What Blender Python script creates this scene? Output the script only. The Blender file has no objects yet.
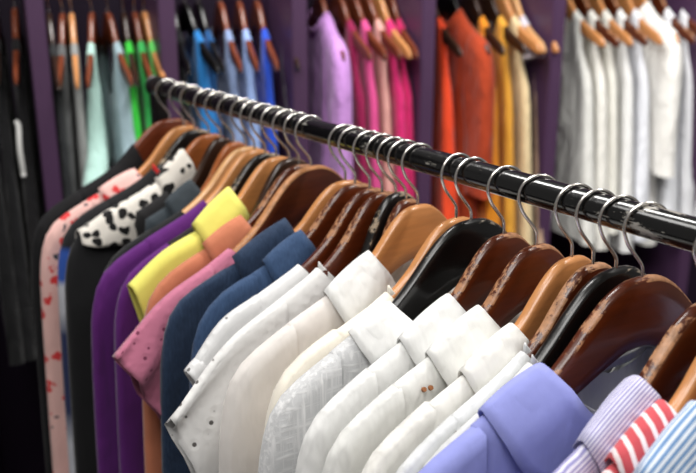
import bpy, bmesh, math, random
import numpy as np
from mathutils import Vector, Matrix, noise

C = bpy.context.scene.collection
PI = math.pi
rng = random.Random(7)

# ------------------------------------------------------------------ camera, world, lights
AX = (0.58339462, -0.24480202, -0.77441764)      # world x, y, z axes written as camera (right, up, forward)
AY = (0.81218884, 0.1758411, 0.5562636)
AZ = (0.0, 0.95349456, -0.30141022)
CAM = Vector((0.65564864, -0.71485485, 0.24617024))
cam_data = bpy.data.cameras.new('camera')
cam = bpy.data.objects.new('camera', cam_data)
C.objects.link(cam)
right = Vector((AX[0], AY[0], AZ[0])); up = Vector((AX[1], AY[1], AZ[1])); fwd = Vector((AX[2], AY[2], AZ[2]))
m3 = Matrix((right, up, -fwd)).transposed()
cam.matrix_world = Matrix.Translation(CAM) @ m3.to_4x4()
cam_data.sensor_width = 36.0
cam_data.lens = 900.0 / 696.0 * 36.0
cam_data.clip_start = 0.02
cam_data.dof.use_dof = True
cam_data.dof.focus_distance = 0.96
cam_data.dof.aperture_fstop = 4.4
bpy.context.scene.camera = cam

sc = bpy.context.scene
sc.view_settings.view_transform = 'Standard'
sc.view_settings.look = 'None'
sc.view_settings.gamma = 1.0
sc.view_settings.exposure = 0.06
sc.view_settings.use_curve_mapping = False

world = bpy.data.worlds.new('world'); sc.world = world
world.use_nodes = True
world.node_tree.nodes['Background'].inputs[0].default_value = (1.0, 0.97, 0.94, 1)
world.node_tree.nodes['Background'].inputs[1].default_value = 0.16

def area(name, loc, target, sx, sy, power, col=(1, 0.98, 0.955)):
    l = bpy.data.lights.new(name, 'AREA'); l.shape = 'RECTANGLE'; l.size = sx; l.size_y = sy
    l.energy = power; l.color = col
    o = bpy.data.objects.new(name, l); C.objects.link(o); o.location = loc
    d = Vector(target) - Vector(loc)
    o.rotation_euler = d.to_track_quat('-Z', 'Y').to_euler()
    return o
area('ceiling_light', (0.55, -1.0, 1.45), (0.0, -0.1, -0.2), 1.2, 0.7, 24)
area('ceiling_light', (-0.55, -0.7, 1.45), (-0.45, -0.1, -0.2), 0.9, 0.5, 11)
area('ceiling_light', (0.35, 0.75, 1.45), (0.5, 2.2, -0.3), 0.9, 0.4, 52)
area('ceiling_light', (-1.0, 0.2, 1.45), (-1.5, 0.9, -0.3), 0.8, 0.4, 30)

# ------------------------------------------------------------------ materials
def lin(c):
    return tuple(((v / 255) / 12.92 if v / 255 <= 0.04045 else ((v / 255 + 0.055) / 1.055) ** 2.4) for v in c) + (1.0,)

class NT:
    def __init__(self, name):
        self.m = bpy.data.materials.new(name); self.m.use_nodes = True
        self.t = self.m.node_tree; self.b = self.t.nodes['Principled BSDF']
        self.co = self.t.nodes.new('ShaderNodeTexCoord').outputs['Object']
    def n(self, typ, ins=None, **kw):
        nd = self.t.nodes.new(typ)
        for k, v in kw.items(): setattr(nd, k, v)
        for k, v in (ins or {}).items():
            s = nd.inputs[k]
            if hasattr(v, 'is_output'): self.t.links.new(v, s)
            else: s.default_value = v
        return nd
    def link(self, a, b): self.t.links.new(a, b)
    def mapped(self, scale=(1, 1, 1), rot=(0, 0, 0), loc=(0, 0, 0), src=None):
        return self.n('ShaderNodeMapping', {'Vector': src or self.co, 'Scale': scale, 'Rotation': rot, 'Location': loc}).outputs[0]
    def noise(self, scale, detail=3, vec=None, rough=0.5):
        return self.n('ShaderNodeTexNoise', {'Vector': vec or self.co, 'Scale': scale, 'Detail': detail, 'Roughness': rough}).outputs['Fac']
    def voro(self, scale, vec=None, rand=1.0, feature='F1', out='Distance'):
        return self.n('ShaderNodeTexVoronoi', {'Vector': vec or self.co, 'Scale': scale, 'Randomness': rand}, feature=feature).outputs[out]
    def math(self, op, a, b=0.0, c=0.0):
        return self.n('ShaderNodeMath', {0: a, 1: b, 2: c}, operation=op).outputs[0]
    def step(self, v, a, b, lo=0.0, hi=1.0):
        return self.n('ShaderNodeMapRange', {0: v, 1: a, 2: b, 3: lo, 4: hi}).outputs[0]
    def mix(self, f, a, b):
        nd = self.n('ShaderNodeMix', data_type='RGBA')
        for i, v in ((0, f), (6, a), (7, b)):
            s = nd.inputs[i]
            if hasattr(v, 'is_output'): self.link(v, s)
            else: s.default_value = v
        return nd.outputs[2]
    def xyz(self, src=None):
        return self.n('ShaderNodeSeparateXYZ', {0: src or self.co}).outputs
    def bump(self, h, strength, dist=0.001, prev=None):
        ins = {'Height': h, 'Strength': strength, 'Distance': dist}
        if prev is not None: ins['Normal'] = prev
        return self.n('ShaderNodeBump', ins).outputs[0]
    def base(self, c):
        s = self.b.inputs['Base Color']
        if hasattr(c, 'is_output'): self.link(c, s)
        else: s.default_value = c
    def set(self, **kw):
        for k, v in kw.items():
            s = self.b.inputs[k.replace('_', ' ')]
            if hasattr(v, 'is_output'): self.link(v, s)
            else: s.default_value = v
        return self.m

def fabric(name, c, pattern=None, c2=None, c3=None, scale=1.0, rough=0.85, wrinkle=0.35, sheen=0.15, sheer=0.0, weave=900, dirv=(0, 1, 0)):
    t = NT(name); base = lin(c)
    var = t.noise(9, 3)
    col = t.mix(t.step(var, 0.3, 0.7), base, tuple(v * 0.9 for v in base[:3]) + (1,))
    h = t.noise(weave, 2)
    fold = t.noise(22, 3, t.mapped((1.0, 1.0, 0.35), (0.6, 0, 0)))
    nrm = t.bump(fold, wrinkle, 0.02)
    crease = t.math('ABSOLUTE', t.math('SUBTRACT', t.noise(13, 2, t.mapped((1.0, 1.0, 0.5), (0.9, 0, 0))), 0.5))
    nrm = t.bump(t.step(crease, 0, 0.12), wrinkle * .5, 0.006, nrm)
    if pattern == 'floral':
        wob = t.n('ShaderNodeTexNoise', {'Vector': t.co, 'Scale': 45.0, 'Detail': 2.0}).outputs['Color']
        vec = t.n('ShaderNodeVectorMath', {0: t.co, 1: t.n('ShaderNodeVectorMath', {0: wob, 3: 0.03}, operation='SCALE').outputs[0]}, operation='ADD').outputs[0]
        d = t.voro(32, vec); w = t.voro(34, t.mapped(loc=(3, 1, 2), src=vec))
        col = t.mix(t.step(d, 0.34, 0.29), col, lin(c2))
        col = t.mix(t.step(w, 0.16, 0.12), col, lin(c3))
    elif pattern == 'dalmatian':
        wob = t.n('ShaderNodeTexNoise', {'Vector': t.co, 'Scale': 40.0, 'Detail': 1.0}).outputs['Color']
        vec = t.n('ShaderNodeVectorMath', {0: t.co, 1: t.n('ShaderNodeVectorMath', {0: wob, 3: 0.02}, operation='SCALE').outputs[0]}, operation='ADD').outputs[0]
        d = t.voro(46, vec, 0.7)
        col = t.mix(t.step(d, 0.43, 0.38), col, lin(c2))
    elif pattern == 'stripes':
        dv = t.n('ShaderNodeVectorMath', {0: t.n('ShaderNodeAttribute', attribute_name='weave_direction').outputs['Vector'], 1: dirv}, operation='DOT_PRODUCT').outputs['Value']
        s = t.math('SINE', t.math('MULTIPLY', dv, 2 * PI / scale))
        col = t.mix(t.step(s, -0.15 if c3 is None else c3, 0.15 if c3 is None else c3 + 0.25), col, lin(c2))
    elif pattern == 'eyelet':
        vec = t.mapped((1, 1, 1), (0.45, 0, 0))
        d = t.voro(70, vec, 0.0)
        big = t.step(t.noise(14, 1), 0.41, 0.44)
        hole = t.math('MULTIPLY', t.step(d, 0.22, 0.17), big)
        col = t.mix(hole, col, lin(c2))
        nrm = t.bump(t.step(d, 0.25, 0.5), 0.25, 0.002, nrm)
    elif pattern == 'gauze':
        a = t.noise(70, 4, t.mapped((3, 0.15, 3), (0.5, 0, 0))); b = t.noise(70, 4, t.mapped((3, 3, 0.15), (0.5, 0, 0)))
        g = t.math('MAXIMUM', a, b)
        col = t.mix(t.step(g, 0.5, 0.72), col, lin(c2))
        nrm = t.bump(g, 0.3, 0.003, nrm)
    elif pattern == 'denim':
        g = t.noise(260, 3, t.mapped((1, 3, 0.4), (0.8, 0, 0)))
        col = t.mix(t.step(g, 0.35, 0.7), col, lin(c2))
    elif pattern == 'bands':
        z = t.math('ADD', t.xyz()[2], t.math('MULTIPLY', t.math('SUBTRACT', t.noise(12, 2), 0.5), 0.03))
        col = t.mix(t.step(z, -.235, -.245), lin((22, 22, 24)), base)
        col = t.mix(t.step(z, -.285, -.30), col, lin(c2)); col = t.mix(t.step(z, -.35, -.39), col, lin(c3)); col = t.mix(t.step(z, -.54, -.60), col, lin(c2))
    nrm = t.bump(h, 0.25, 0.0006, nrm)
    t.base(col)
    t.set(Roughness=rough, Normal=nrm)
    t.b.inputs['Sheen Weight'].default_value = sheen
    t.b.inputs['Specular IOR Level'].default_value = 0.25
    if sheer > 0:
        tr = t.n('ShaderNodeBsdfTranslucent', {'Normal': nrm})
        t.link(col, tr.inputs[0]) if hasattr(col, 'is_output') else None
        mx = t.n('ShaderNodeMixShader', {0: sheer, 1: t.b.outputs[0], 2: tr.outputs[0]})
        t.link(mx.outputs[0], t.t.nodes['Material Output'].inputs[0])
    return t.m

def wood(name, c, worn=None, amount=0.0, rough=0.28, grain=0.75):
    t = NT(name); b = lin(c)
    g = t.noise(30, 5, t.mapped((6, 0.5, 6)))
    col = t.mix(t.step(g, 0.3, 0.7), b, tuple(v * grain for v in b[:3]) + (1,))
    r = rough
    if worn:
        w = t.noise(95, 6, t.mapped((1.2, 0.55, 1.2)), 0.7)
        big = t.noise(17, 2)
        f = t.step(t.math('ADD', w, t.math('MULTIPLY', big, 0.55)), 0.93 - amount, 0.99 - amount)
        wc = t.mix(t.step(t.noise(140, 3), 0.35, 0.7), lin(worn), tuple(v * 0.6 for v in lin(worn)[:3]) + (1,))
        col = t.mix(f, col, wc)
        r = t.step(f, 0, 1, rough, 0.6)
    t.base(col)
    t.set(Roughness=r, Coat_Weight=0.2, Coat_Roughness=0.15, Normal=t.bump(t.noise(60, 3, t.mapped((5, .6, 5))), 0.06, 0.002))
    return t.m

WORN = (176, 124, 86)
W = {
    'brown': (wood('lacquered_brown_wood', (98, 41, 16)), wood('worn_brown_edge', (84, 36, 16), WORN, 0.165)),
    'brown_scuffed': (wood('dark_red_brown_wood', (82, 33, 13)), wood('heavily_worn_brown_edge', (78, 34, 16), (186, 136, 98), 0.225)),
    'red_brown': (wood('red_brown_wood', (110, 52, 30)), wood('red_brown_edge', (122, 60, 36), WORN, 0.02)),
    'pale_edge': (wood('chestnut_wood', (84, 38, 20)), wood('bare_pale_edge', (150, 92, 54), (186, 128, 80), 0.38)),
    'orange': (wood('orange_brown_wood', (160, 90, 46)), wood('orange_brown_edge', (172, 98, 50), WORN, 0.06)),
    'dark': (wood('espresso_wood', (52, 32, 22)), wood('espresso_edge', (54, 34, 24), (120, 88, 66), 0.02)),
    'tan': (wood('honey_wood', (204, 138, 82), grain=0.86), wood('honey_edge', (206, 142, 88), grain=0.88)),
    'light': (wood('pale_beech_wood', (212, 160, 108), grain=0.88), wood('pale_beech_edge', (214, 164, 112), grain=0.9)),
    'black': (wood('black_lacquer_wood', (16, 15, 15), rough=0.22), wood('black_lacquer_edge', (20, 19, 18), (150, 138, 122), 0.0)),
    'black_worn': (wood('black_paint_wood', (22, 20, 20)), wood('chipped_black_edge', (22, 20, 19), (170, 150, 126), 0.12)),
}
def metal(name, c, rough):
    t = NT(name); t.base(lin(c)); return t.set(Metallic=1.0, Roughness=rough, Normal=t.bump(t.noise(300, 2), 0.05, 0.0005))
CHROME = metal('chrome_wire', (232, 228, 222), 0.27)
def rail_mat():
    t = NT('chipped_black_paint')
    sc_ = t.noise(40, 6, t.mapped((0.5, 2, 2)), 0.75); big = t.noise(9, 2)
    f = t.step(t.math('ADD', sc_, t.math('MULTIPLY', big, 0.5)), 0.885, 0.91)
    scratch = t.step(t.noise(60, 4, t.mapped((0.25, 3, 3), (0.0, 0.0, 0.6)), 0.7), 0.66, 0.70)
    col = t.mix(f, lin((12, 12, 12)), lin((150, 146, 138)))
    col = t.mix(t.math('MULTIPLY', scratch, 0.4), col, lin((110, 106, 100)))
    t.base(col)
    return t.set(Roughness=t.step(f, 0, 1, 0.17, 0.6), Coat_Weight=0.5, Coat_Roughness=0.08, Normal=t.bump(t.noise(110, 4), 0.14, 0.002))
RAILM = rail_mat()
def plain(name, c, rough=0.6, bump=0.1, scale=60):
    t = NT(name); b = lin(c)
    t.base(t.mix(t.noise(12, 4), b, tuple(v * 0.82 for v in b[:3]) + (1,)))
    return t.set(Roughness=rough, Normal=t.bump(t.noise(scale, 3), bump, 0.002))
BLACKM = plain('black_steel', (14, 14, 15), 0.4)

# ------------------------------------------------------------------ scene-graph helpers
def thing(name, label, cat, loc=(0, 0, 0), rz=0.0, group=None):
    o = bpy.data.objects.new(name, None); C.objects.link(o)
    o.empty_display_size = 0.05; o.location = loc; o.rotation_euler = (0, 0, rz)
    o['label'] = label; o['category'] = cat
    if group: o['group'] = group
    return o
def me_obj(name, me, parent=None, loc=None):
    o = bpy.data.objects.new(name, me); C.objects.link(o)
    if parent is not None: o.parent = parent
    if loc: o.location = loc
    return o
def mesh(name, verts, faces, mats, smooth=True, fmat=None, weld=0.0, st=None):
    me = bpy.data.meshes.new(name)
    me.from_pydata([tuple(map(float, v)) for v in verts], [], faces)
    for m in (mats if isinstance(mats, (list, tuple)) else [mats]): me.materials.append(m)
    if fmat is not None: me.polygons.foreach_set('material_index', fmat)
    if st is not None:
        at = me.attributes.new('weave_direction', 'FLOAT_VECTOR', 'POINT')
        q = np.zeros((len(me.vertices), 3)); q[:, :2] = np.asarray(st).reshape(-1, 2); at.data.foreach_set('vector', q.ravel())
    if weld:
        bm = bmesh.new(); bm.from_mesh(me)
        bmesh.ops.remove_doubles(bm, verts=bm.verts, dist=weld)
        bmesh.ops.recalc_face_normals(bm, faces=bm.faces)
        bm.to_mesh(me); bm.free()
    if smooth: me.polygons.foreach_set('use_smooth', [True] * len(me.polygons))
    me.update()
    return me
def solid(o, th, off=0.0):
    md = o.modifiers.new('thickness', 'SOLIDIFY'); md.thickness = th; md.offset = off
    return o
def grid_faces(nu, nv, close_v=False, base=0, flip=False):
    f = []
    for i in range(nu - 1):
        for j in range(nv if close_v else nv - 1):
            a = base + i * nv + j; b = base + i * nv + (j + 1) % nv
            c = base + (i + 1) * nv + (j + 1) % nv; d = base + (i + 1) * nv + j
            f.append((a, d, c, b) if flip else (a, b, c, d))
    return f
def catmull(pts, per):
    p = [np.array(q, float) for q in pts]
    p = [2 * p[0] - p[1]] + p + [2 * p[-1] - p[-2]]
    out = []
    for i in range(1, len(p) - 2):
        for k in range(per):
            t = k / per
            a, b, c, d = p[i - 1], p[i], p[i + 1], p[i + 2]
            out.append(0.5 * (2 * b + (c - a) * t + (2 * a - 5 * b + 4 * c - d) * t * t + (3 * b - a - 3 * c + d) * t ** 3))
    out.append(p[-2]); return np.array(out)
def resample(pts, n):
    p = np.array(pts, float); d = np.r_[0, np.cumsum(np.linalg.norm(np.diff(p, axis=0), axis=1))]
    s = np.linspace(0, d[-1], n)
    return np.stack([np.interp(s, d, p[:, k]) for k in range(p.shape[1])], 1)
def tube_mesh(name, path, r, mat, n=8):
    p = np.array(path, float); N = len(p); vs = []; fs = []
    tan = np.gradient(p, axis=0); tan /= np.linalg.norm(tan, axis=1)[:, None]
    nrm = np.array([1, 0, 0.0]) if abs(tan[0][0]) < 0.9 else np.array([0, 1.0, 0])
    for i in range(N):
        nrm = nrm - tan[i] * nrm.dot(tan[i]); nrm /= np.linalg.norm(nrm); b = np.cross(tan[i], nrm)
        for j in range(n):
            a = 2 * PI * j / n; vs.append(p[i] + r * (math.cos(a) * nrm + math.sin(a) * b))
    fs = grid_faces(N, n, True)
    fs.append(tuple(range(n))); fs.append(tuple(reversed(range((N - 1) * n, N * n))))
    return mesh(name, vs, fs, mat)
def bevel_box(name, lo, hi, mat, bev=0.004):
    bm = bmesh.new(); bmesh.ops.create_cube(bm, size=1)
    for v in bm.verts: v.co = Vector([lo[k] + (v.co[k] + 0.5) * (hi[k] - lo[k]) for k in range(3)])
    if bev: bmesh.ops.bevel(bm, geom=bm.edges[:], offset=bev, segments=2, affect='EDGES')
    me = bpy.data.meshes.new(name); bm.to_mesh(me); bm.free(); me.materials.append(mat); return me
def cyl_mesh(name, p0, p1, r, mat, n=24, seg=1):
    p = [np.array(p0) + (np.array(p1) - np.array(p0)) * k / seg for k in range(seg + 1)]
    return tube_mesh(name, p, r, mat, n)

# ------------------------------------------------------------------ hanger
TOP = {
    'round': [(0, -.0600), (.018, -.0625), (.036, -.074), (.055, -.094), (.072, -.1135), (.100, -.136), (.130, -.153), (.165, -.168), (.20, -.182), (.222, -.194)],
    'broad': [(0, -.0560), (.022, -.0585), (.045, -.070), (.068, -.090), (.090, -.113), (.114, -.135), (.140, -.152), (.170, -.167), (.20, -.181), (.222, -.193)],
}
BOT = {
    'round': [(0, -.1300), (.018, -.1325), (.045, -.144), (.085, -.166), (.13, -.188), (.18, -.206), (.21, -.214), (.222, -.212)],
    'broad': [(0, -.1310), (.018, -.1335), (.045, -.145), (.085, -.165), (.13, -.187), (.18, -.206), (.21, -.214), (.222, -.212)],
}
def zh(y, style='round'):
    y = abs(y); p = TOP[style]
    if y >= .222: return p[-1][1] - (y - .222) * 0.42
    return float(np.interp(y, [a for a, b in p], [b for a, b in p]))
def hanger_body_mesh(style, mats, th=0.0068, curve=0.0):
    ys = np.linspace(0, 1, 34) ** 1.0 * .222
    tp = catmull(TOP[style], 8); bt = catmull(BOT[style], 8)
    ysf = np.r_[-ys[::-1], ys[1:]]
    vs = []; fm = []; n = 16
    for y in ysf:
        a = abs(y); zt = np.interp(a, tp[:, 0], tp[:, 1]); zb = np.interp(a, bt[:, 0], bt[:, 1])
        e = 1.0 - max(0, (a - .205) / .017) ** 2 * 0.55
        h = (zt - zb) / 2 * e; zc = (zt + zb) / 2; w = th * e * (1 - .3 * max(0, (a - .12) / .1)); bv = min(0.0042, h * .5)
        x0 = -curve * (a / .222) ** 2
        ring = [(w - bv, -h), (w, -h + bv), (w, -h * .4), (w, h * .4), (w, h - bv), (w - bv * .35, h - bv * .35), (w - bv, h), (0.0, h + .0006),
                (-w + bv, h), (-w + bv * .35, h - bv * .35), (-w, h - bv), (-w, h * .4), (-w, -h * .4), (-w, -h + bv), (-w + bv, -h), (0, -h)]
        vs += [(x0 + x, y, zc + z) for x, z in ring]
    N = len(ysf); fs = []
    for i in range(N - 1):
        for j in range(n):
            fs.append((i * n + j, i * n + (j + 1) % n, (i + 1) * n + (j + 1) % n, (i + 1) * n + j))
            fm.append(1 if 4 <= j <= 9 else 0)
    fs.append(tuple(reversed(range(n)))); fm.append(1)
    fs.append(tuple(range((N - 1) * n, N * n))); fm.append(1)
    me = mesh('hanger_body', vs, fs, list(mats), fmat=fm)
    bm = bmesh.new(); bm.from_mesh(me); bmesh.ops.recalc_face_normals(bm, faces=bm.faces); bm.to_mesh(me); bm.free()
    return me
def hook_path(bot=-.066, R=0.0228, r_end=-0.35):
    pts = [(0, 0, bot), (0, 0, -.050), (0, -.0020, -.043), (0, -.0085, -.034), (0, -.0165, -.0235)]
    a0 = math.radians(203)
    for k in range(17):
        a = a0 + (r_end - a0) * k / 16
        pts.append((0, R * math.cos(a), 0.0182 - R + R * math.sin(a)))
    return catmull(pts, 3)
HB = {}; HOOK = tube_mesh('hook', hook_path(), 0.0019, CHROME)
SMALLHOOK = tube_mesh('hook', hook_path()[::2], 0.0019, CHROME, 6)
def hanger(s, kind, style, twist, label, loc=None, rz=0.0, group='wooden hangers on the front rail', dz=0.0, tilt=0.0, ysc=1.0):
    t = thing('coat_hanger', label, 'hanger', loc or (s, 0, dz), rz, group)
    if tilt: t.rotation_euler = (tilt, 0, rz)
    if (kind, style) not in HB: HB[(kind, style)] = hanger_body_mesh(style, W[kind])
    hb = me_obj('hanger_body', HB[(kind, style)], t); hb.scale = (1, ysc, 1)
    h = me_obj('hook', HOOK, t); h.rotation_euler = (0, 0, math.radians(-twist - 8))
    return t

# ------------------------------------------------------------------ garments
def fld(Y, Z, seed, ridge, amt=1.0):
    r = np.random.RandomState(seed); n = np.zeros_like(Y); dep = np.clip((ridge - Z) / 0.25, 0.12, 1.0)
    for k in range(7):
        ky = r.uniform(25, 110); kz = r.uniform(-18, 18); ph = r.uniform(0, 6.28)
        n += np.sin(Y * ky + Z * kz + ph) * (50 / (ky + 30))
    return amt * n / 3.2 * dep
def zr(y, st='round', lift=0.0062): return zh(y, st) + lift + .003 * min(1, max(0, (abs(y) - .1) / .08))
def prof(d, b):
    Rr = min(.045, .0066 * (b / .0078) ** 2)
    return np.sqrt(np.clip(d / Rr, 0, 1))
def cprof(d, b):
    Rc = min(.036, min(.045, .0066 * (b / .0078) ** 2) * .75 + .006)
    return np.clip(d / Rc, 0, 1) ** .85
def body_mesh(name, mat, st, yn, side, zF, zB, hem, plus, minus, seed, ns=44, nr=16, wr=0.3, R=0.013, xflare=0.0):
    """side: outline (|y|, z) after the shoulder ridge, ending at the hem corner; side[0] is the shoulder point"""
    y1 = side[0][0]
    ridge = [(y, zr(y, st)) for y in np.linspace(yn, y1, 12)]
    nside = len(side)
    ys = catmull([ridge[-1]] + [tuple(q) for q in side[1:]], 6)
    k1 = int(ns * 0.4); P = np.vstack([resample(ridge, k1), resample(ys, ns - k1 + 1)[1:]])
    ridge_end = ridge[-1][1]
    V = []; F = []; ST = []
    rr = np.linspace(0, 1, nr) ** 1.7
    dense = np.vstack([resample(ridge, 60), resample(ys, 120)])
    off = 0
    for sgn, zn in ((1, zF), (-1, zB)):
        Q = np.zeros_like(P); t1 = np.linspace(0, 1, k1); t2 = np.linspace(0, 1, ns - k1 + 1)[1:]
        zmid = min(zn - .02, -.42)
        Q[:k1, 1] = zn + (zmid - zn) * t1 ** 1.3; Q[k1:, 1] = zmid + (hem - zmid) * t2
        Yg = P[:, None, 0] + (Q[:, None, 0] - P[:, None, 0]) * rr[None]
        Zg = P[:, None, 1] + (Q[:, None, 1] - P[:, None, 1]) * rr[None]
        # rounded neckline: sag the first lines
        sag = np.exp(-np.arange(ns) / 3.0)[:, None] * 4 * rr * (1 - rr)
        Yg += 0.0 * sag; Zg -= sag * 0.02
        d = np.min(np.hypot(Yg[..., None] - dense[:, 0], Zg[..., None] - dense[:, 1]), axis=-1)
        f = prof(d, plus if sgn > 0 else minus)
        for mir in (-1, 1):
            nf = fld(mir * Yg + (7 if mir > 0 else 0), Zg, seed + (3 if sgn < 0 else 0), ridge_end)
            b = plus if sgn > 0 else minus
            dq = np.clip((d - .010) / .04, 0, 1)
            X = sgn * b * f * np.clip(1 - dq * (wr - wr * nf), 0.35, 1.0) * (1 + xflare * np.clip((ridge_end - Zg) / .5, 0, 1.2))
            X[:, 0] = 0.0
            # blend to a common centre so that both halves meet
            cen = (rr > 0.999)[None] * np.ones_like(X)
            X = np.where(cen > 0, sgn * b * (1 - wr) * (1 + xflare * np.clip((ridge_end - Zg) / .5, 0, 1.2)), X)
            V.append(np.stack([X, mir * Yg, Zg], -1).reshape(-1, 3)); ST.append(np.stack([sgn * d, Yg], -1).reshape(-1, 2))
            F += grid_faces(ns, nr, base=off, flip=(sgn * mir > 0)); off += ns * nr
    return mesh(name, np.vstack(V), F, mat, weld=1e-5, st=np.vstack(ST))
def sleeve_mesh(name, mat, O, I, plus, minus, seed, mir, n=26, m=22, ruffle=0.0, nruf=7, scallop=0.0, wr=0.3):
    O = resample(catmull(O, 6), n); I = resample(catmull(I, 6), n)
    th = np.linspace(0, 2 * PI, m, endpoint=False)
    Cn = (O + I) / 2; A = (O - I) / 2
    ex = float(np.interp(min(plus, minus), [.0086, .02], [.42, .8]))
    ct = np.cos(th); stn = np.sign(np.sin(th)) * np.abs(np.sin(th)) ** ex
    Y = Cn[:, None, 0] + A[:, None, 0] * ct; Z = Cn[:, None, 1] + A[:, None, 1] * ct
    nf = fld(Y, Z, seed, O[0][1])
    u = np.linspace(0, 1, n)[:, None]
    dq = np.clip((np.abs(stn) - .55) / .35, 0, 1)[None]
    X = np.where(stn > 0, plus, minus)[None] * stn * np.clip(1 - dq * (wr - wr * nf * np.ones_like(u)), 0.4, 1.0)
    if ruffle:
        X = X + ruffle * u ** 2 * np.sin(nruf * ct * PI + seed) * (np.abs(stn) > 0.2)
    if scallop:
        T = np.gradient(Cn, axis=0); T /= np.linalg.norm(T, axis=1)[:, None]
        w = scallop * u ** 6 * np.abs(np.sin(nruf * 1.5 * th))[None]
        Y = Y + T[:, None, 0] * w; Z = Z + T[:, None, 1] * w
    V = np.stack([X, mir * Y, Z], -1).reshape(-1, 3)
    return mesh(name, V, grid_faces(n, m, True, flip=mir > 0), mat, weld=1e-6, st=np.stack([np.broadcast_to(np.where(th < PI, th, 2 * PI - th) * .07, (n, m)), np.abs(Y)], -1))
def collar_mesh(name, mat, st, yn, stand, leaf, plus, minus, zF, spread=0.0, backdrop=.01):
    xf = plus * 0.92 + .003; xb = minus * 0.92 + .003
    ya = yn - .010; yb = yn + leaf
    F = [(xf, .010, zF + .02), (xf * .95, ya * .62, zh(ya, st) - .045 + stand * .3), (0, ya, zh(ya, st) + .006 + stand), (-xb * .95, ya * .62, zh(ya, st) - .018 + stand * .6 - backdrop * .6), (-xb, 0, zh(ya, st) - .012 + stand * .5 - backdrop)]
    E = [(xf + .002, .050 + spread, zF - .040), (xf + .003, yb * .80, zr(yb, st) - .060), (0, yb, zr(yb, st) + .006 + stand * .30), (-xb - .002, yb * .72, zr(yb, st) - .030 - backdrop * .4), (-xb - .002, 0, zh(ya, st) - .055 + stand * .2 - backdrop)]
    f = catmull(F, 8); e = catmull(E, 8)
    s = f.copy(); s[:, 2] -= .022 + stand; s[:, 0] *= .8
    rows = [s, f * .55 + s * .45 + np.array([0, 0, .004])]
    zra = lambda y: np.array([zr(q, st) for q in np.abs(y)])
    for v in np.linspace(0, 1, 8):
        p = f * (1 - v) + e * v; p[:, 2] += .003 * 4 * v * (1 - v)
        i2 = 16; offz = p[i2, 2] - zra(p[i2:i2 + 1, 1])[0]
        d = np.clip(zra(p[:, 1]) + offz - p[:, 2], 0, 1)
        sg = np.where(np.arange(len(p)) < i2, 1.0, -1.0); sg[i2] = 0
        bb = np.where(sg > 0, plus, minus)
        p[:, 0] = sg * (bb * .94 * np.where(sg > 0, cprof(d, plus), cprof(d, minus)) + .0032 * np.clip(d / .003, 0, 1) + .0012 * math.sin(PI * v))
        rows.append(p)
    f0 = rows[2]; rows[0][:, 0] = f0[:, 0] * .7; rows[1][:, 0] = f0[:, 0] * .88
    half = np.array(rows)                       # rows x u x 3, near half has y<0
    near = half * np.array([1, -1, 1]); far = half[:, ::-1][:, 1:]
    allp = np.concatenate([near, far], 1)
    allp = np.concatenate([allp[:3], allp[2:]], 0)            # the fold is a crisp crease
    nu, nv = allp.shape[:2]
    m_ = np.linalg.norm(np.diff(allp[6], axis=0), axis=1); au = np.r_[0, np.cumsum(m_)]
    av = np.arange(nu) / 7.0 * (yb - ya)
    st_ = np.stack(np.meshgrid(au, av), -1)
    return mesh(name, allp.reshape(-1, 3), grid_faces(3, nv) + grid_faces(nu - 3, nv, base=3 * nv), mat, st=st_)
def band_mesh(name, mat, st, yn, h, plus, minus, zF):
    xf = plus * .85 + .001; xb = minus * .85 + .001
    ya = yn - .002
    b = [(xf, .0, zF + .005), (xf * .95, ya * .62, zh(ya, st) - .045), (0, ya, zh(ya, st) + .004), (-xb * .95, ya * .62, zh(ya, st) - .035), (-xb, 0, zh(ya, st) - .04)]
    b = catmull(b, 8); rows = [b + np.array([0, -.10 * h * k, h * k]) for k in np.linspace(-.15, 1, 5)]
    half = np.array(rows); near = half * np.array([1, -1, 1]); far = half[:, ::-1][:, 1:]
    allp = np.concatenate([near, far], 1); nu, nv = allp.shape[:2]
    return mesh(name, allp.reshape(-1, 3), grid_faces(nu, nv), mat)
def yoke_mesh(name, mat, st, y0, y1, drop, plus, minus, mir):
    V = []; ny, nd = 24, 21
    for y in np.linspace(y0, y1, ny):
        k = 0.35 + 0.65 * max(0.0, math.sin(PI * min(1.0, (y - y0) / (y1 - y0)) ** .62)) ** .8 - .12 * (y - y0) / (y1 - y0)
        for v in np.linspace(-1, 1, nd):
            d = abs(v) ** 1.3 * drop * k; f = float(prof(d, plus if v > 0 else minus))
            V.append((math.copysign((plus if v > 0 else minus) * f + .0026 * min(1, d / .003), v), mir * y, zr(y, st) + .003 - d))
    return mesh(name, V, grid_faces(ny, nd, flip=mir < 0), mat, weld=1e-6)
def button_mesh(mat, r=.0052):
    bm = bmesh.new(); bmesh.ops.create_cone(bm, cap_ends=True, segments=20, radius1=r, radius2=r * .85, depth=.0024)
    me = bpy.data.meshes.new('button'); bm.to_mesh(me); bm.free(); me.materials.append(mat); return me

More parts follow.
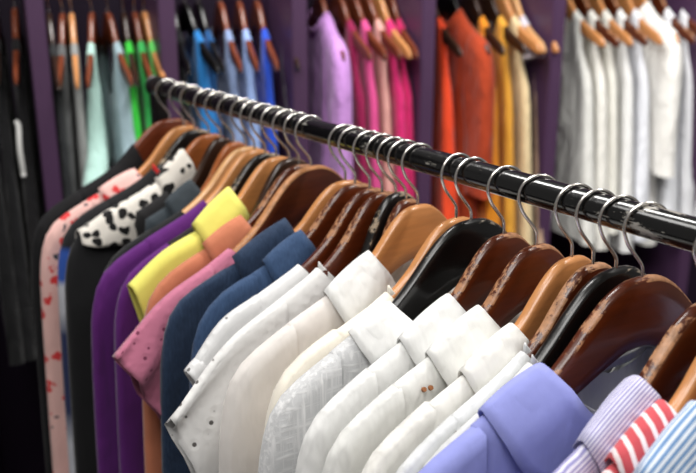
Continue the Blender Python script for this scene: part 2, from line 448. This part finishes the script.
def garment(name, label, cat, s, mats, plus, minus, style='round', group=None, yn=.085, ty=.275, hem=-.78, zF=-.235, zB=-.175,
            collar=None, stand=.008, leaf=.055, sleeve='long', cuff=-.74, short=None, ruffle=0, scallop=0, nruf=7, wr=.3, seed=1,
            yoke=None, loc=None, rz=0.0, lowres=False, side=None, spread=0.0, flare=.06, placket=None, tilt=0.0, lift=0.0, backdrop=.01, xflare=0.0):
    body = mats['body']
    t = thing(name, label, cat, loc or (s, 0, lift), rz, group)
    t.rotation_euler = (tilt, 0, rz)
    sy = ty - .085
    zs = zr(sy, style)
    if side is None:
        if sleeve == 'none':
            side = [(sy, zs), (sy + .004, zs - .03), (sy - .012, -.30), (sy - .005, -.38), (sy + flare * .4, -.5), (sy + flare, hem)]
        else:
            side = [(sy, zs), (sy + .006, zs - .03), (sy + .004, -.29), (sy - .002, -.37), (sy + flare * .3, -.5), (sy + flare, hem)]
    ns, nr = (26, 9) if lowres else (44, 16)
    me_obj('body', body_mesh('body', body, style, yn, side, zF, zB, hem, plus * .94, minus * .94, seed, ns, nr, wr, xflare=xflare), t)
    sm = mats.get('sleeve', body)
    if sleeve == 'long':
        ze = zr(ty, style)
        O = [(sy - .004, zs + .001), (ty - .05, zr(ty - .05, style) + .001), (ty - .022, zr(ty - .022, style) - .004), (ty - .005, ze - .018), (ty + .006, ze - .055), (ty + .012, ze - .11), (ty + .020, -.5), (ty + .028, cuff)]
        I = [(sy - .008, -.375), (sy - .006, -.385), (sy - .004, -.40), (sy - .002, -.42), (sy, -.45), (sy + .002, -.49), (sy + .006, -.6), (sy + .016, cuff)]
        for mir in (-1, 1):
            me_obj('sleeve', sleeve_mesh('sleeve', sm, O, I, plus, minus, seed + 11, mir, n=16 if lowres else 26, m=14 if lowres else 22, wr=wr), t)
    elif sleeve == 'short':
        (oy, oz), (iy, iz) = short
        O = [(sy - .004, zs + .001), ((sy + oy) / 2, zr((sy + oy) / 2, style) + .002), (oy, oz)]
        I = [(sy - .008, -.36), ((sy + iy) / 2 - .006, (-.36 + iz) / 2), (iy, iz)]
        for mir in (-1, 1):
            o = me_obj('sleeve', sleeve_mesh('sleeve', sm, O, I, plus * 1.0, minus * 1.0, seed + 11, mir, ruffle=ruffle, scallop=scallop, nruf=nruf, wr=wr), t)
            solid(o, .0012)
            if 'cuff' in mats:
                a = np.array([oy, oz]); b = np.array([iy, iz]); back = np.array([sy, zs]) - a; back = back / np.linalg.norm(back) * .022
                e = .004 * (a - b) / np.linalg.norm(a - b)
                c = me_obj('cuff', sleeve_mesh('cuff', mats['cuff'], [a + back + e, a + back * .5 + e * 1.2, a + e], [b + back - e, b + back * .5 - e, b - e], plus * 1.05 + .0015, minus * 1.05 + .0015, seed + 11, mir, n=6, wr=wr), t)
                solid(c, .0015)
    cm = mats.get('collar', body)
    if collar == 'shirt':
        solid(me_obj('collar', collar_mesh('collar', cm, style, yn, stand, leaf, plus, minus, zF, spread, backdrop), t), .0016)
    elif collar == 'band':
        solid(me_obj('collar', band_mesh('collar', cm, style, yn, .009, plus, minus, zF), t), .0016)
    if yoke:
        for mir in (-1, 1):
            solid(me_obj('yoke', yoke_mesh('yoke', mats['yoke'], style, yoke[0], yoke[1], yoke[2], plus, minus, mir), t), .001)
    return t

# ------------------------------------------------------------------ the room
FLOOR = -1.42
E1 = Vector((AX[0], AY[0], 0)).normalized(); E2 = Vector((AX[2], AY[2], 0)).normalized()   # level: picture right, away
ALPHA = math.radians(20)
WDIR = E1 * math.cos(ALPHA) + E2 * math.sin(ALPHA)       # along the back racks, to the right
NDIR = E1 * math.sin(ALPHA) - E2 * math.cos(ALPHA)       # from the back racks towards the viewer
BASE = Vector((CAM.x, CAM.y, 0)) + E2 * 2.42
ROT = math.atan2(WDIR.y, WDIR.x)
def along(px, py, off=0.0):
    """distance along the back racks of the picture point (px, py) on the upright plane `off` in front of the rails"""
    d = right * (px - 348) + up * (236.5 - py) + fwd * 900
    o = BASE + NDIR * off; t = (o - CAM).dot(NDIR) / d.dot(NDIR)
    return (CAM + d * t - BASE).dot(WDIR)
def bpos(a, off=0.0, z=0.0): return BASE + WDIR * a + NDIR * off + Vector((0, 0, z))
def struct(name, me, loc=(0, 0, 0), rz=0.0):
    o = me_obj(name, me, None, loc); o.rotation_euler = (0, 0, rz); o['kind'] = 'structure'; return o
PURPLE = plain('dark_purple_paint', (62, 30, 66), 0.45, .05)
PANEL = plain('plum_panel', (82, 56, 86), 0.4, .05)
struct('floor', bevel_box('floor', (-4, -3, -.05), (4, 4, 0), plain('dark_floor', (30, 20, 32), 0.5), 0), (0, 0, FLOOR))
struct('wall_back', bevel_box('wall_back', (-3.2, -.62, 0), (3.6, -.55, 2.9), plain('back_wall_purple', (36, 17, 44), 0.6), 0), BASE - NDIR * 0.0 + Vector((0, 0, FLOOR)), ROT + PI)
bpy.data.objects['wall_back'].location = bpos(0, 0, FLOOR)
bpy.data.objects['wall_back'].rotation_euler = (0, 0, ROT)
for v in bpy.data.objects['wall_back'].data.vertices: v.co.y = -v.co.y
bpy.data.objects['wall_back'].data.flip_normals()
POSTS = [-78, 44, 172, 301, 427, 554, 705]
for i, px in enumerate(POSTS):
    a = along(px, 100, .20)
    struct('trim_%d' % (i + 1), bevel_box('divider', (-.019, -.20, 0), (.019, .55, 2.4), PANEL, .003), bpos(a, 0, FLOOR), ROT)

# ------------------------------------------------------------------ front clothes rack
rk = thing('clothes_rack', 'black painted metal clothes rack with chipped rail running across the foreground', 'clothes rack', (0, 0, FLOOR))
me_obj('rail', cyl_mesh('rail', (-.955, 0, -FLOOR), (.93, 0, -FLOOR), .016, RAILM, 40, 60), rk)
for x in (-.965, .94):
    me_obj('post', bevel_box('post', (x - .0135, -.0135, .03), (x + .0135, .0135, -FLOOR + .014), BLACKM, .003), rk)
    me_obj('foot', bevel_box('foot', (x - .02, -.24, 0), (x + .02, .24, .032), BLACKM, .004), rk)
    me_obj('rail_socket', cyl_mesh('rail_socket', (x - .016, 0, -FLOOR), (x + (.03 if x < 0 else -.03), 0, -FLOOR), .0195, BLACKM, 24), rk)

# ------------------------------------------------------------------ foreground hangers: s, wood, shape, hook twist, label
H = [
    (-.919, 'red_brown', 'broad', 18, 'red-brown wooden hanger at the far left end of the black rail'),
    (-.860, 'tan', 'round', 14, 'honey wooden hanger holding the pink floral shirt'),
    (-.815, 'black_worn', 'round', 22, 'chipped black hanger just right of the honey hanger at the rail\'s far end'),
    (-.760, 'orange', 'round', 10, 'orange-brown hanger holding the black top with spotted yoke'),
    (-.720, 'dark', 'round', 12, 'espresso brown hanger between two orange-brown hangers at the far end'),
    (-.673, 'orange', 'round', 18, 'orange-brown hanger holding the charcoal shirt'),
    (-.628, 'light', 'round', 24, 'pale beech hanger directly left of the purple dress hanger'),
    (-.600, 'tan', 'round', 0, 'honey wooden hanger whose arm runs into the purple dress'),
    (-.566, 'black_worn', 'round', 14, 'chipped black hanger just left of the yellow shirt'),
    (-.533, 'tan', 'round', 8, 'honey hanger inside the yellow collared shirt'),
    (-.498, 'dark', 'broad', 12, 'espresso brown hanger just right of the yellow collar'),
    (-.466, 'brown', 'round', 6, 'bare brown hanger with worn edge left of the broad chestnut one'),
    (-.434, 'pale_edge', 'broad', 16, 'broad chestnut hanger with pale rubbed edge holding the pink eyelet top'),
    (-.346, 'tan', 'round', 14, 'honey hanger inside the dark denim jacket'),
    (-.323, 'brown', 'round', 16, 'worn brown hanger holding the blue shirt behind the white tops'),
    (-.289, 'brown', 'round', 20, 'worn brown hanger holding the white eyelet blouse with turned cuff'),
    (-.263, 'brown', 'round', 12, 'worn brown hanger holding the white scalloped blouse'),
    (-.238, 'black_worn', 'broad', 18, 'bare chipped black hanger among the worn brown ones mid rail'),
    (-.216, 'brown', 'round', 12, 'bare worn brown hanger directly behind the natural honey hanger'),
    (-.188, 'tan', 'round', 8, 'bright natural honey hanger with its whole face showing mid rail'),
    (-.116, 'tan', 'round', 0, 'honey hanger almost hidden behind the big black hanger'),
    (-.090, 'black', 'broad', 6, 'big black lacquered hanger holding the white gauze shirt'),
    (-.036, 'brown', 'round', 10, 'dark brown hanger with rubbed edge just right of the big black hanger'),
    (.014, 'brown', 'round', 22, 'second dark brown hanger with rubbed edge right of the big black hanger'),
    (.064, 'tan', 'round', 14, 'honey hanger squeezed between two worn brown hangers near the right'),
    (.092, 'brown_scuffed', 'round', 16, 'scuffed brown hanger between the honey and the thin black hanger on the right'),
    (.121, 'black', 'broad', 14, 'black hanger seen edge on behind the large front brown hanger'),
    (.152, 'brown', 'broad', 16, 'large brown hanger with worn top edge holding the periwinkle shirt'),
    (.226, 'brown_scuffed', 'broad', 10, 'heavily scuffed brown hanger at the right picture edge'),
    (.256, 'tan', 'round', 10, 'honey hanger cut by the right edge, holding the red striped shirt'),
    (.286, 'light', 'round', 10, 'pale beech hanger farthest right, inside the light blue striped shirt'),
]
# how single hangers have swung on the rail: yaw in degrees, tilt in degrees, arm length factor
MOD = {4: (0, 2, .7), 5: (0, 2, .72), 6: (2, 0, 1), 10: (3, 3, .7), 11: (2, 0, 1), 12: (7, 0, 1), 13: (-6, 0, 1), 14: (-2, 0, 1), 9: (3, 0, 1), 15: (4, 0, 1), 16: (6, 1, 1), 17: (6, 5, .66), 18: (3, 4, .66),
       19: (1, 0, 1), 22: (2, 0, 1), 24: (1, 0, 1), 25: (2, 0, 1), 26: (-1, 0, 1), 27: (-5, 0, 1), 7: (2, 0, 1), 8: (4, 0, 1)}
def mod(i): return MOD.get(i, (0, 0, 1))
for i, (s, k, st, tw, lb) in enumerate(H):
    hanger(s, k, st, tw, lb, rz=math.radians(mod(i)[0]), tilt=math.radians(mod(i)[1]), ysc=mod(i)[2])
SX = [h[0] for h in H]

# ------------------------------------------------------------------ foreground garments
F = {}
def fab(key, *a, **k): F[key] = fabric(key, *a, **k); return F[key]
fab('black_wool', (20, 20, 22), sheen=.05); fab('pink_floral', (236, 190, 182), 'floral', (214, 60, 62), (60, 66, 74))
fab('blue_dip_dye', (46, 84, 168), 'bands', (196, 198, 206), (34, 44, 84))
fab('black_jersey', (24, 24, 26)); fab('dalmatian_print', (226, 220, 210), 'dalmatian', (16, 15, 16))
fab('black_cotton', (28, 27, 28)); fab('charcoal_cotton', (52, 60, 66)); fab('purple_crepe', (92, 30, 112)); fab('black_brown_knit', (34, 26, 28))
fab('yellow_cotton', (232, 226, 112), wrinkle=.2); fab('terracotta_cotton', (196, 120, 88)); fab('pink_eyelet', (194, 116, 142), 'eyelet', (116, 52, 78))
fab('dark_denim', (30, 46, 70), 'denim', (44, 62, 88)); fab('blue_chambray', (46, 68, 100), 'denim', (56, 80, 114))
fab('white_eyelet', (236, 236, 236), 'eyelet', (120, 118, 116), sheer=.12); fab('white_scallop_eyelet', (238, 237, 235), 'eyelet', (96, 92, 90), sheer=.12)
fab('ivory_voile', (244, 239, 234), sheer=.2); fab('cream_cotton', (244, 237, 222)); fab('white_gauze', (222, 223, 224), 'gauze', (250, 250, 250), sheer=.2)
for i, c in enumerate([(240, 240, 238), (238, 238, 234), (242, 240, 234), (230, 232, 232), (226, 227, 226)]): fab('white_cotton_%s' % 'abcde'[i], c, sheer=.08, wrinkle=.7)
fab('periwinkle_cotton', (152, 158, 224), wrinkle=.25)
fab('lilac_stripe', (222, 220, 236), 'stripes', (146, 142, 188), scale=.0032, dirv=(1, 0, 0))
fab('red_stripe', (206, 84, 92), 'stripes', (240, 226, 226), .35, scale=.0125, dirv=(.25, 1, 0))
fab('blue_stripe', (226, 234, 244), 'stripes', (110, 146, 190), scale=.0058, dirv=(1, 0, 0))

def bounds(idx, worn):
    """half thickness towards + and - along the rail for the garment on hanger idx"""
    s = SX[idx]
    def gap(j):
        sh = [math.sin(math.radians(mod(k)[0])) for k in (j, idx)]
        ys = (0, .1, .2) if mod(j)[2] == 1 else (0, .08, .13)
        g = min(abs(SX[j] + y * sh[0] - s - y * sh[1]) for y in ys)
        return min(.026, g * .5 - .0012) if j in worn else min(.026, g - .0082)
    pl = gap(idx + 1) if idx + 1 < len(SX) else .024
    mi = gap(idx - 1) if idx > 0 else .024
    return max(pl, .0086), max(mi, .0086)
fab('red_cotton', (214, 40, 40))
G = {
    0: dict(name='coat', cat='coat', label='black coat at the far left end of the rail', body='black_wool', yn=.078, ty=.275, hem=-1.05, cuff=-.78),
    1: dict(name='shirt', cat='shirt', label='pink shirt with red floral print and collar', body='pink_floral', yn=.112, ty=.278, collar='shirt', stand=.004, leaf=.06),
    2: dict(name='top', cat='top', label='blue and white dip-dyed top between pink floral and black tops', body='blue_dip_dye', yn=.088, ty=.262, collar='band', colm='red_cotton'),
    3: dict(name='top', cat='top', label='black top with a black and white dalmatian spotted yoke', body='black_jersey', yn=.062, ty=.268, yoke=(.058, .248, .085), yokem='dalmatian_print', collar='shirt', colm='dalmatian_print', leaf=.045, stand=.006),
    4: dict(name='top', cat='top', label='plain black sleeveless top on the espresso hanger at the far end', body='black_cotton', yn=.11, ty=.252, sleeve='none'),
    5: dict(name='shirt', cat='shirt', label='charcoal grey shirt with collar showing above the purple dress', body='charcoal_cotton', yn=.095, ty=.255, collar='shirt', leaf=.04, sleeve='none'),
    6: dict(name='top', cat='top', label='plain black top directly left of the purple dress', body='black_jersey', yn=.125, ty=.265, lift=-.004),
    7: dict(name='dress', cat='dress', label='deep purple long dress with rounded shoulder', body='purple_crepe', yn=.098, ty=.288, hem=-1.1, cuff=-.8, zF=-.26),
    8: dict(name='top', cat='top', label='black-brown top with purple sleeves tucked between purple dress and yellow shirt', body='black_brown_knit', slm='purple_crepe', yn=.13, ty=.268, lift=-.006),
    9: dict(name='shirt', cat='shirt', label='bright yellow short sleeved shirt with large collar', body='yellow_cotton', yn=.098, ty=.235, collar='shirt', stand=.026, leaf=.055, sleeve='short', short=((.262, -.212), (.215, -.385)), hem=-.5),
    11: dict(name='shirt', cat='shirt', label='terracotta shirt with collar between the yellow and pink tops', body='terracotta_cotton', yn=.115, ty=.262, collar='shirt', stand=.012, leaf=.055),
    12: dict(name='blouse', cat='blouse', label='dusty pink eyelet blouse with ruffled short sleeve', body='pink_eyelet', yn=.152, ty=.275, sleeve='short', short=((.335, -.262), (.25, -.43)), ruffle=.018, nruf=5, hem=-.6),
    13: dict(name='jacket', cat='jacket', label='dark navy denim jacket with folded collar', body='dark_denim', yn=.105, ty=.272, collar='shirt', stand=.016, leaf=.07, lift=.008),
    14: dict(name='shirt', cat='shirt', label='mid blue chambray shirt collar beside the denim jacket', body='blue_chambray', yn=.098, ty=.25, collar='shirt', stand=.008, leaf=.05),
    15: dict(name='blouse', cat='blouse', label='white eyelet blouse with turned-up short sleeve cuff', body='white_eyelet', yn=.122, ty=.275, sleeve='short', short=((.292, -.246), (.25, -.33)), cuffm='white_eyelet'),
    16: dict(name='blouse', cat='blouse', label='white eyelet blouse with scalloped flutter sleeve', body='white_scallop_eyelet', yn=.115, ty=.262, collar='band', sleeve='short', short=((.342, -.268), (.285, -.44)), ruffle=.018, scallop=.014),
    19: dict(name='shirt', cat='shirt', label='sheer ivory shirt with collar on the natural honey hanger', body='ivory_voile', yn=.088, ty=.285, collar='shirt', stand=.006, leaf=.058, wr=.4, colm='white_cotton_a'),
    20: dict(name='blouse', cat='blouse', label='cream blouse on the hidden honey hanger behind black hanger', body='cream_cotton', yn=.105, ty=.262, collar='band'),
    21: dict(name='shirt', cat='shirt', label='white slub gauze shirt with collar on the big black hanger', body='white_gauze', yn=.130, ty=.288, collar='shirt', stand=.0, leaf=.048, colm='white_cotton_a'),
    22: dict(name='shirt', cat='shirt', label='white collared shirt just right of the gauze shirt', body='white_cotton_a', yn=.092, ty=.282, collar='shirt', stand=.001, leaf=.062, wr=.45),
    23: dict(name='shirt', cat='shirt', label='white collared shirt with two small tan buttons on its shoulder side', body='white_cotton_b', yn=.092, ty=.282, collar='shirt', stand=.003, leaf=.062, wr=.45),
    24: dict(name='shirt', cat='shirt', label='white collared shirt on the honey hanger near the right', body='white_cotton_c', yn=.094, ty=.280, collar='shirt', stand=.002, leaf=.06, wr=.45),
    25: dict(name='shirt', cat='shirt', label='greyish white shirt pressed between the honey and black hangers', body='white_cotton_d', yn=.10, ty=.278, collar='band'),
    26: dict(name='shirt', cat='shirt', label='off-white shirt directly behind the periwinkle shirt', body='white_cotton_e', yn=.115, ty=.262, collar='band'),
    27: dict(name='shirt', cat='shirt', label='plain periwinkle blue shirt with large collar', body='periwinkle_cotton', yn=.135, ty=.288, collar='shirt', stand=.006, leaf=.058, lift=.012, backdrop=.10, zB=-.29),
    28: dict(name='shirt', cat='shirt', label='lilac and white pinstriped shirt at bottom right', body='lilac_stripe', yn=.102, ty=.285, collar='shirt', stand=.001, leaf=.06),
    29: dict(name='shirt', cat='shirt', label='red and white striped shirt at bottom right', body='red_stripe', yn=.108, ty=.285, collar='shirt', stand=.012, leaf=.055),
    30: dict(name='shirt', cat='shirt', label='light blue and white striped shirt in the bottom right corner', body='blue_stripe', yn=.108, ty=.285, collar='shirt', stand=.024, leaf=.06),
}
for i, g in G.items():
    g = dict(g); pl, mi = bounds(i, G)
    mats = {'body': F[g.pop('body')]}
    for k, kk in (('yokem', 'yoke'), ('cuffm', 'cuff'), ('colm', 'collar'), ('slm', 'sleeve')):
        if k in g: mats[kk] = F[g.pop(k)]
    garment(g.pop('name'), g.pop('label'), g.pop('cat'), SX[i], mats, pl, mi, style=H[i][2], rz=math.radians(mod(i)[0]), tilt=math.radians(mod(i)[1]), group='clothes on the front rail', seed=20 + i * 5, **g)

# ------------------------------------------------------------------ background racks
BZ = [-.02, -.035, -.015, 0.0, 0.0, 0.01]
RAILZ = .205
for b in range(6):
    a0 = along(POSTS[b], 100, .2) + .0195; a1 = along(POSTS[b + 1], 100, .2) - .0195
    o = me_obj('clothes_rail', cyl_mesh('clothes_rail', (a0, 0, 0), (a1, 0, 0), .014, BLACKM, 16), None, tuple(BASE + Vector((0, 0, RAILZ + BZ[b]))))
    o.rotation_euler = (0, 0, ROT)
    o['label'] = 'dark rail of the back wall rack carrying the %s clothes' % ['black', 'grey and green', 'blue', 'pink', 'orange', 'white'][b]
    o['category'] = 'clothes rail'; o['group'] = 'rails along the back wall'
# bay, picture x, colour, name, label, wood, kwargs
Bk = [
    (0, -14, (16, 16, 18), 'dress', 'black dress at the far left edge of the back wall', 'dark', {}),
    (0, 6, (20, 20, 22), 'dress', 'black dress with white tie on the far left back wall', 'dark', {'tie': 1}),
    (0, 26, (24, 23, 25), 'dress', 'black dress beside the leftmost plum divider', 'orange', {}),
    (1, 60, (44, 46, 48), 'dress', 'charcoal dress first right of the leftmost plum divider', 'dark', {}),
    (1, 74, (98, 100, 100), 'dress', 'mid grey dress next to the charcoal dress', 'orange', {'yaw': -5, 'hw': .015}),
    (1, 83, (142, 144, 142), 'dress', 'light grey dress left of the mint top', 'tan', {'yaw': -7, 'hw': .015}),
    (1, 104, (176, 212, 202), 'top', 'mint green flared top on the back rack', 'orange', {'hem': -.42, 'flare': .13, 'hw': .05, 'yaw': -10}),
    (1, 120, (158, 182, 190), 'top', 'pale blue grey flared top right of the mint top', 'orange', {'hem': -.44, 'flare': .14, 'hw': .055, 'yaw': 6}),
    (1, 136, (60, 206, 66), 'top', 'bright green top right of the pale blue grey top', 'dark', {'hem': -.46}),
    (1, 147, (64, 190, 96), 'top', 'jade green top left of the lime strapped one', 'orange', {'hem': -.40}),
    (1, 157, (104, 214, 104), 'top', 'lime green top beside the plum divider', 'tan', {'hem': -.36}),
    (2, 185, (20, 20, 24), 'dress', 'black dress first in the blue section of the back racks', 'black', {}),
    (2, 198, (44, 132, 206), 'dress', 'sky blue dress on the back rack', 'black', {'hw': .05, 'yaw': 8}),
    (2, 212, (28, 82, 136), 'dress', 'deep teal blue dress on the back rack', 'black', {}),
    (2, 234, (140, 160, 200), 'dress', 'pale blue grey dress in the blue section', 'orange', {}),
    (2, 253, (150, 176, 226), 'dress', 'light periwinkle dress in the blue section', 'orange', {}),
    (2, 271, (40, 84, 208), 'dress', 'royal blue dress on the back rack', 'orange', {}),
    (2, 287, (46, 24, 52), 'dress', 'dark plum dress beside the divider after the blue dresses', 'dark', {}),
    (3, 334, (206, 150, 222), 'blouse', 'lilac short sleeved blouse on the back rack', 'orange', {'blouse': 1}),
    (3, 352, (150, 26, 78), 'dress', 'dark magenta dress beside the lilac blouse', 'orange', {}),
    (3, 366, (226, 84, 150), 'dress', 'rose pink dress right of the dark magenta dress', 'orange', {}),
    (3, 379, (222, 168, 158), 'dress', 'dusty beige pink dress among the bright pinks', 'orange', {}),
    (3, 391, (216, 44, 116), 'dress', 'hot pink dress right of the dusty pink dress', 'tan', {}),
    (3, 403, (196, 32, 98), 'dress', 'cerise dress rightmost of the pink dresses', 'orange', {}),
    (4, 441, (234, 74, 36), 'dress', 'orange red dress beside the plum divider', 'dark', {}),
    (4, 462, (172, 62, 28), 'top', 'rust brown blouse on the back rack', 'black', {'blouse': 1}),
    (4, 484, (240, 150, 36), 'dress', 'orange dress right of the rust blouse', 'dark', {}),
    (4, 500, (232, 168, 60), 'dress', 'amber yellow dress right of the orange dress', 'dark', {}),
    (4, 513, (226, 204, 160), 'dress', 'cream beige dress on the back rack', 'tan', {}),
    (4, 524, (206, 202, 214), 'top', 'short pale lilac grey top among beige dresses', 'light', {'hem': -.22}),
    (4, 533, (206, 172, 146), 'dress', 'taupe pink dress last of the beige ones', 'tan', {}),
    (5, 573, (228, 228, 222), 'top', 'white strappy top leftmost of the white ones', 'tan', {'hem': -.76}),
    (5, 588, (236, 234, 226), 'top', 'ivory strappy top second from the left of the whites', 'brown', {'hem': -.78}),
    (5, 603, (238, 236, 226), 'top', 'ivory top third from the left of the whites', 'tan', {'hem': -.74}),
    (5, 617, (240, 240, 238), 'top', 'white top fourth from the left of the whites', 'brown', {'hem': -.8}),
    (5, 632, (232, 234, 240), 'top', 'cool white top in the middle of the whites', 'tan', {'hem': -.77}),
    (5, 647, (244, 242, 236), 'top', 'white ruffled top right of the middle of the whites', 'tan', {'hem': -.80, 'blouse': 1}),
    (5, 664, (236, 238, 242), 'top', 'white wide strap top third from the right edge', 'brown', {'hem': -.74}),
    (5, 680, (242, 243, 246), 'top', 'white top second from the right edge on the back rack', 'orange', {'hem': -.78}),
    (5, 695, (236, 236, 238), 'top', 'white top cut by the right edge on the back rack', 'tan', {'hem': -.76}),
]
def bw(q):
    g = min([abs(along(Bk[q][1], 110, .11) - along(o[1], 110, .11)) for k, o in enumerate(Bk) if k != q])
    hw = Bk[q][6].get('hw', max(.013, min(.034, g / 2 - .001)))
    return .0105, .0105, hw
for q, (b, px, col, nm, lb, wd, kw) in enumerate(Bk):
    r = random.Random(q * 13 + 5)
    a = along(px, 110, .11)
    rz = math.atan2(-NDIR.y, -NDIR.x) - PI / 2 + math.radians(r.uniform(-4, 4) + kw.get('yaw', 0))
    loc = bpos(a, 0, RAILZ + BZ[b])
    wk = 'red_brown' if wd == 'orange' else wd
    hanger(0, wk, 'round', r.uniform(-10, 10), {'tan': 'honey', 'orange': 'red-brown', 'dark': 'espresso brown', 'black': 'black', 'brown': 'brown', 'light': 'pale'}[wd] + ' hanger of the ' + ' '.join(lb.split()[:11]),
           loc=loc, rz=rz, group='hangers along the back wall')
    wd = 'brown' if wd == 'orange' and b != 0 else wd
    m = fabric('back_' + nm + '_fabric_%s' % chr(97 + q // 26) + chr(97 + q % 26), col, wrinkle=.8)
    hem = kw.get('hem', -.85 if b not in (4,) else -.8) - 0.0
    if kw.get('blouse'):
        g = garment(nm, lb, nm, 0, {'body': m}, .034, .03, xflare=.5, group='clothes along the back wall', loc=loc, rz=rz, yn=.075, ty=.222, hem=hem, sleeve='long', cuff=hem + .22, lowres=True, seed=q * 7 + 300, collar='band')
    else:
        fl = kw.get('flare', .07); w = r.uniform(.14, .17)
        side = [(.118, zr(.118)), (.122, -.19), (.128, -.23), (w, -.30), (w + fl * .2, -.36 if hem < -.4 else hem * .6 - .1), (w + fl, hem)]
        if hem > -.2: side = [(.118, zr(.118)), (.12, -.16), (.122, hem)]
        elif hem > -.35: side = [(.118, zr(.118)), (.121, -.18), (w * .9, -.22), (w + fl, hem)]
        g = garment(nm, lb, nm, 0, {'body': m}, .0105, .0105, xflare=(bw(q)[2] / .0105 - 1) / 1.1, group='clothes along the back wall', loc=loc, rz=rz, yn=.088, ty=.2, hem=hem, sleeve='none', side=side, zF=-.29, zB=-.26, lowres=True, seed=q * 7 + 300, wr=.45)
        if kw.get('tie'):
            tm = fabric('white_tie_fabric', (230, 230, 226))
            tp = catmull([(.026, -.15, -.30), (.030, -.16, -.31), (.028, -.17, -.36), (.03, -.165, -.42)], 6)
            me_obj('tie', tube_mesh('tie', tp, .006, tm, 8), g)

sh = next(o for o in bpy.data.objects if o.get('label', '').startswith('white collared shirt with two small tan'))
bt = button_mesh(plain('tortoise_button', (150, 96, 58), .3), .0029)
for y, dd in ((-.170, .017), (-.162, .020)):
    b = bounds(23, G)[0] * .94
    o = me_obj('button', bt, sh, (b * float(prof(dd, b)) + .0022, y, zr(y) - dd)); o.rotation_euler = (0, math.radians(58), 0)
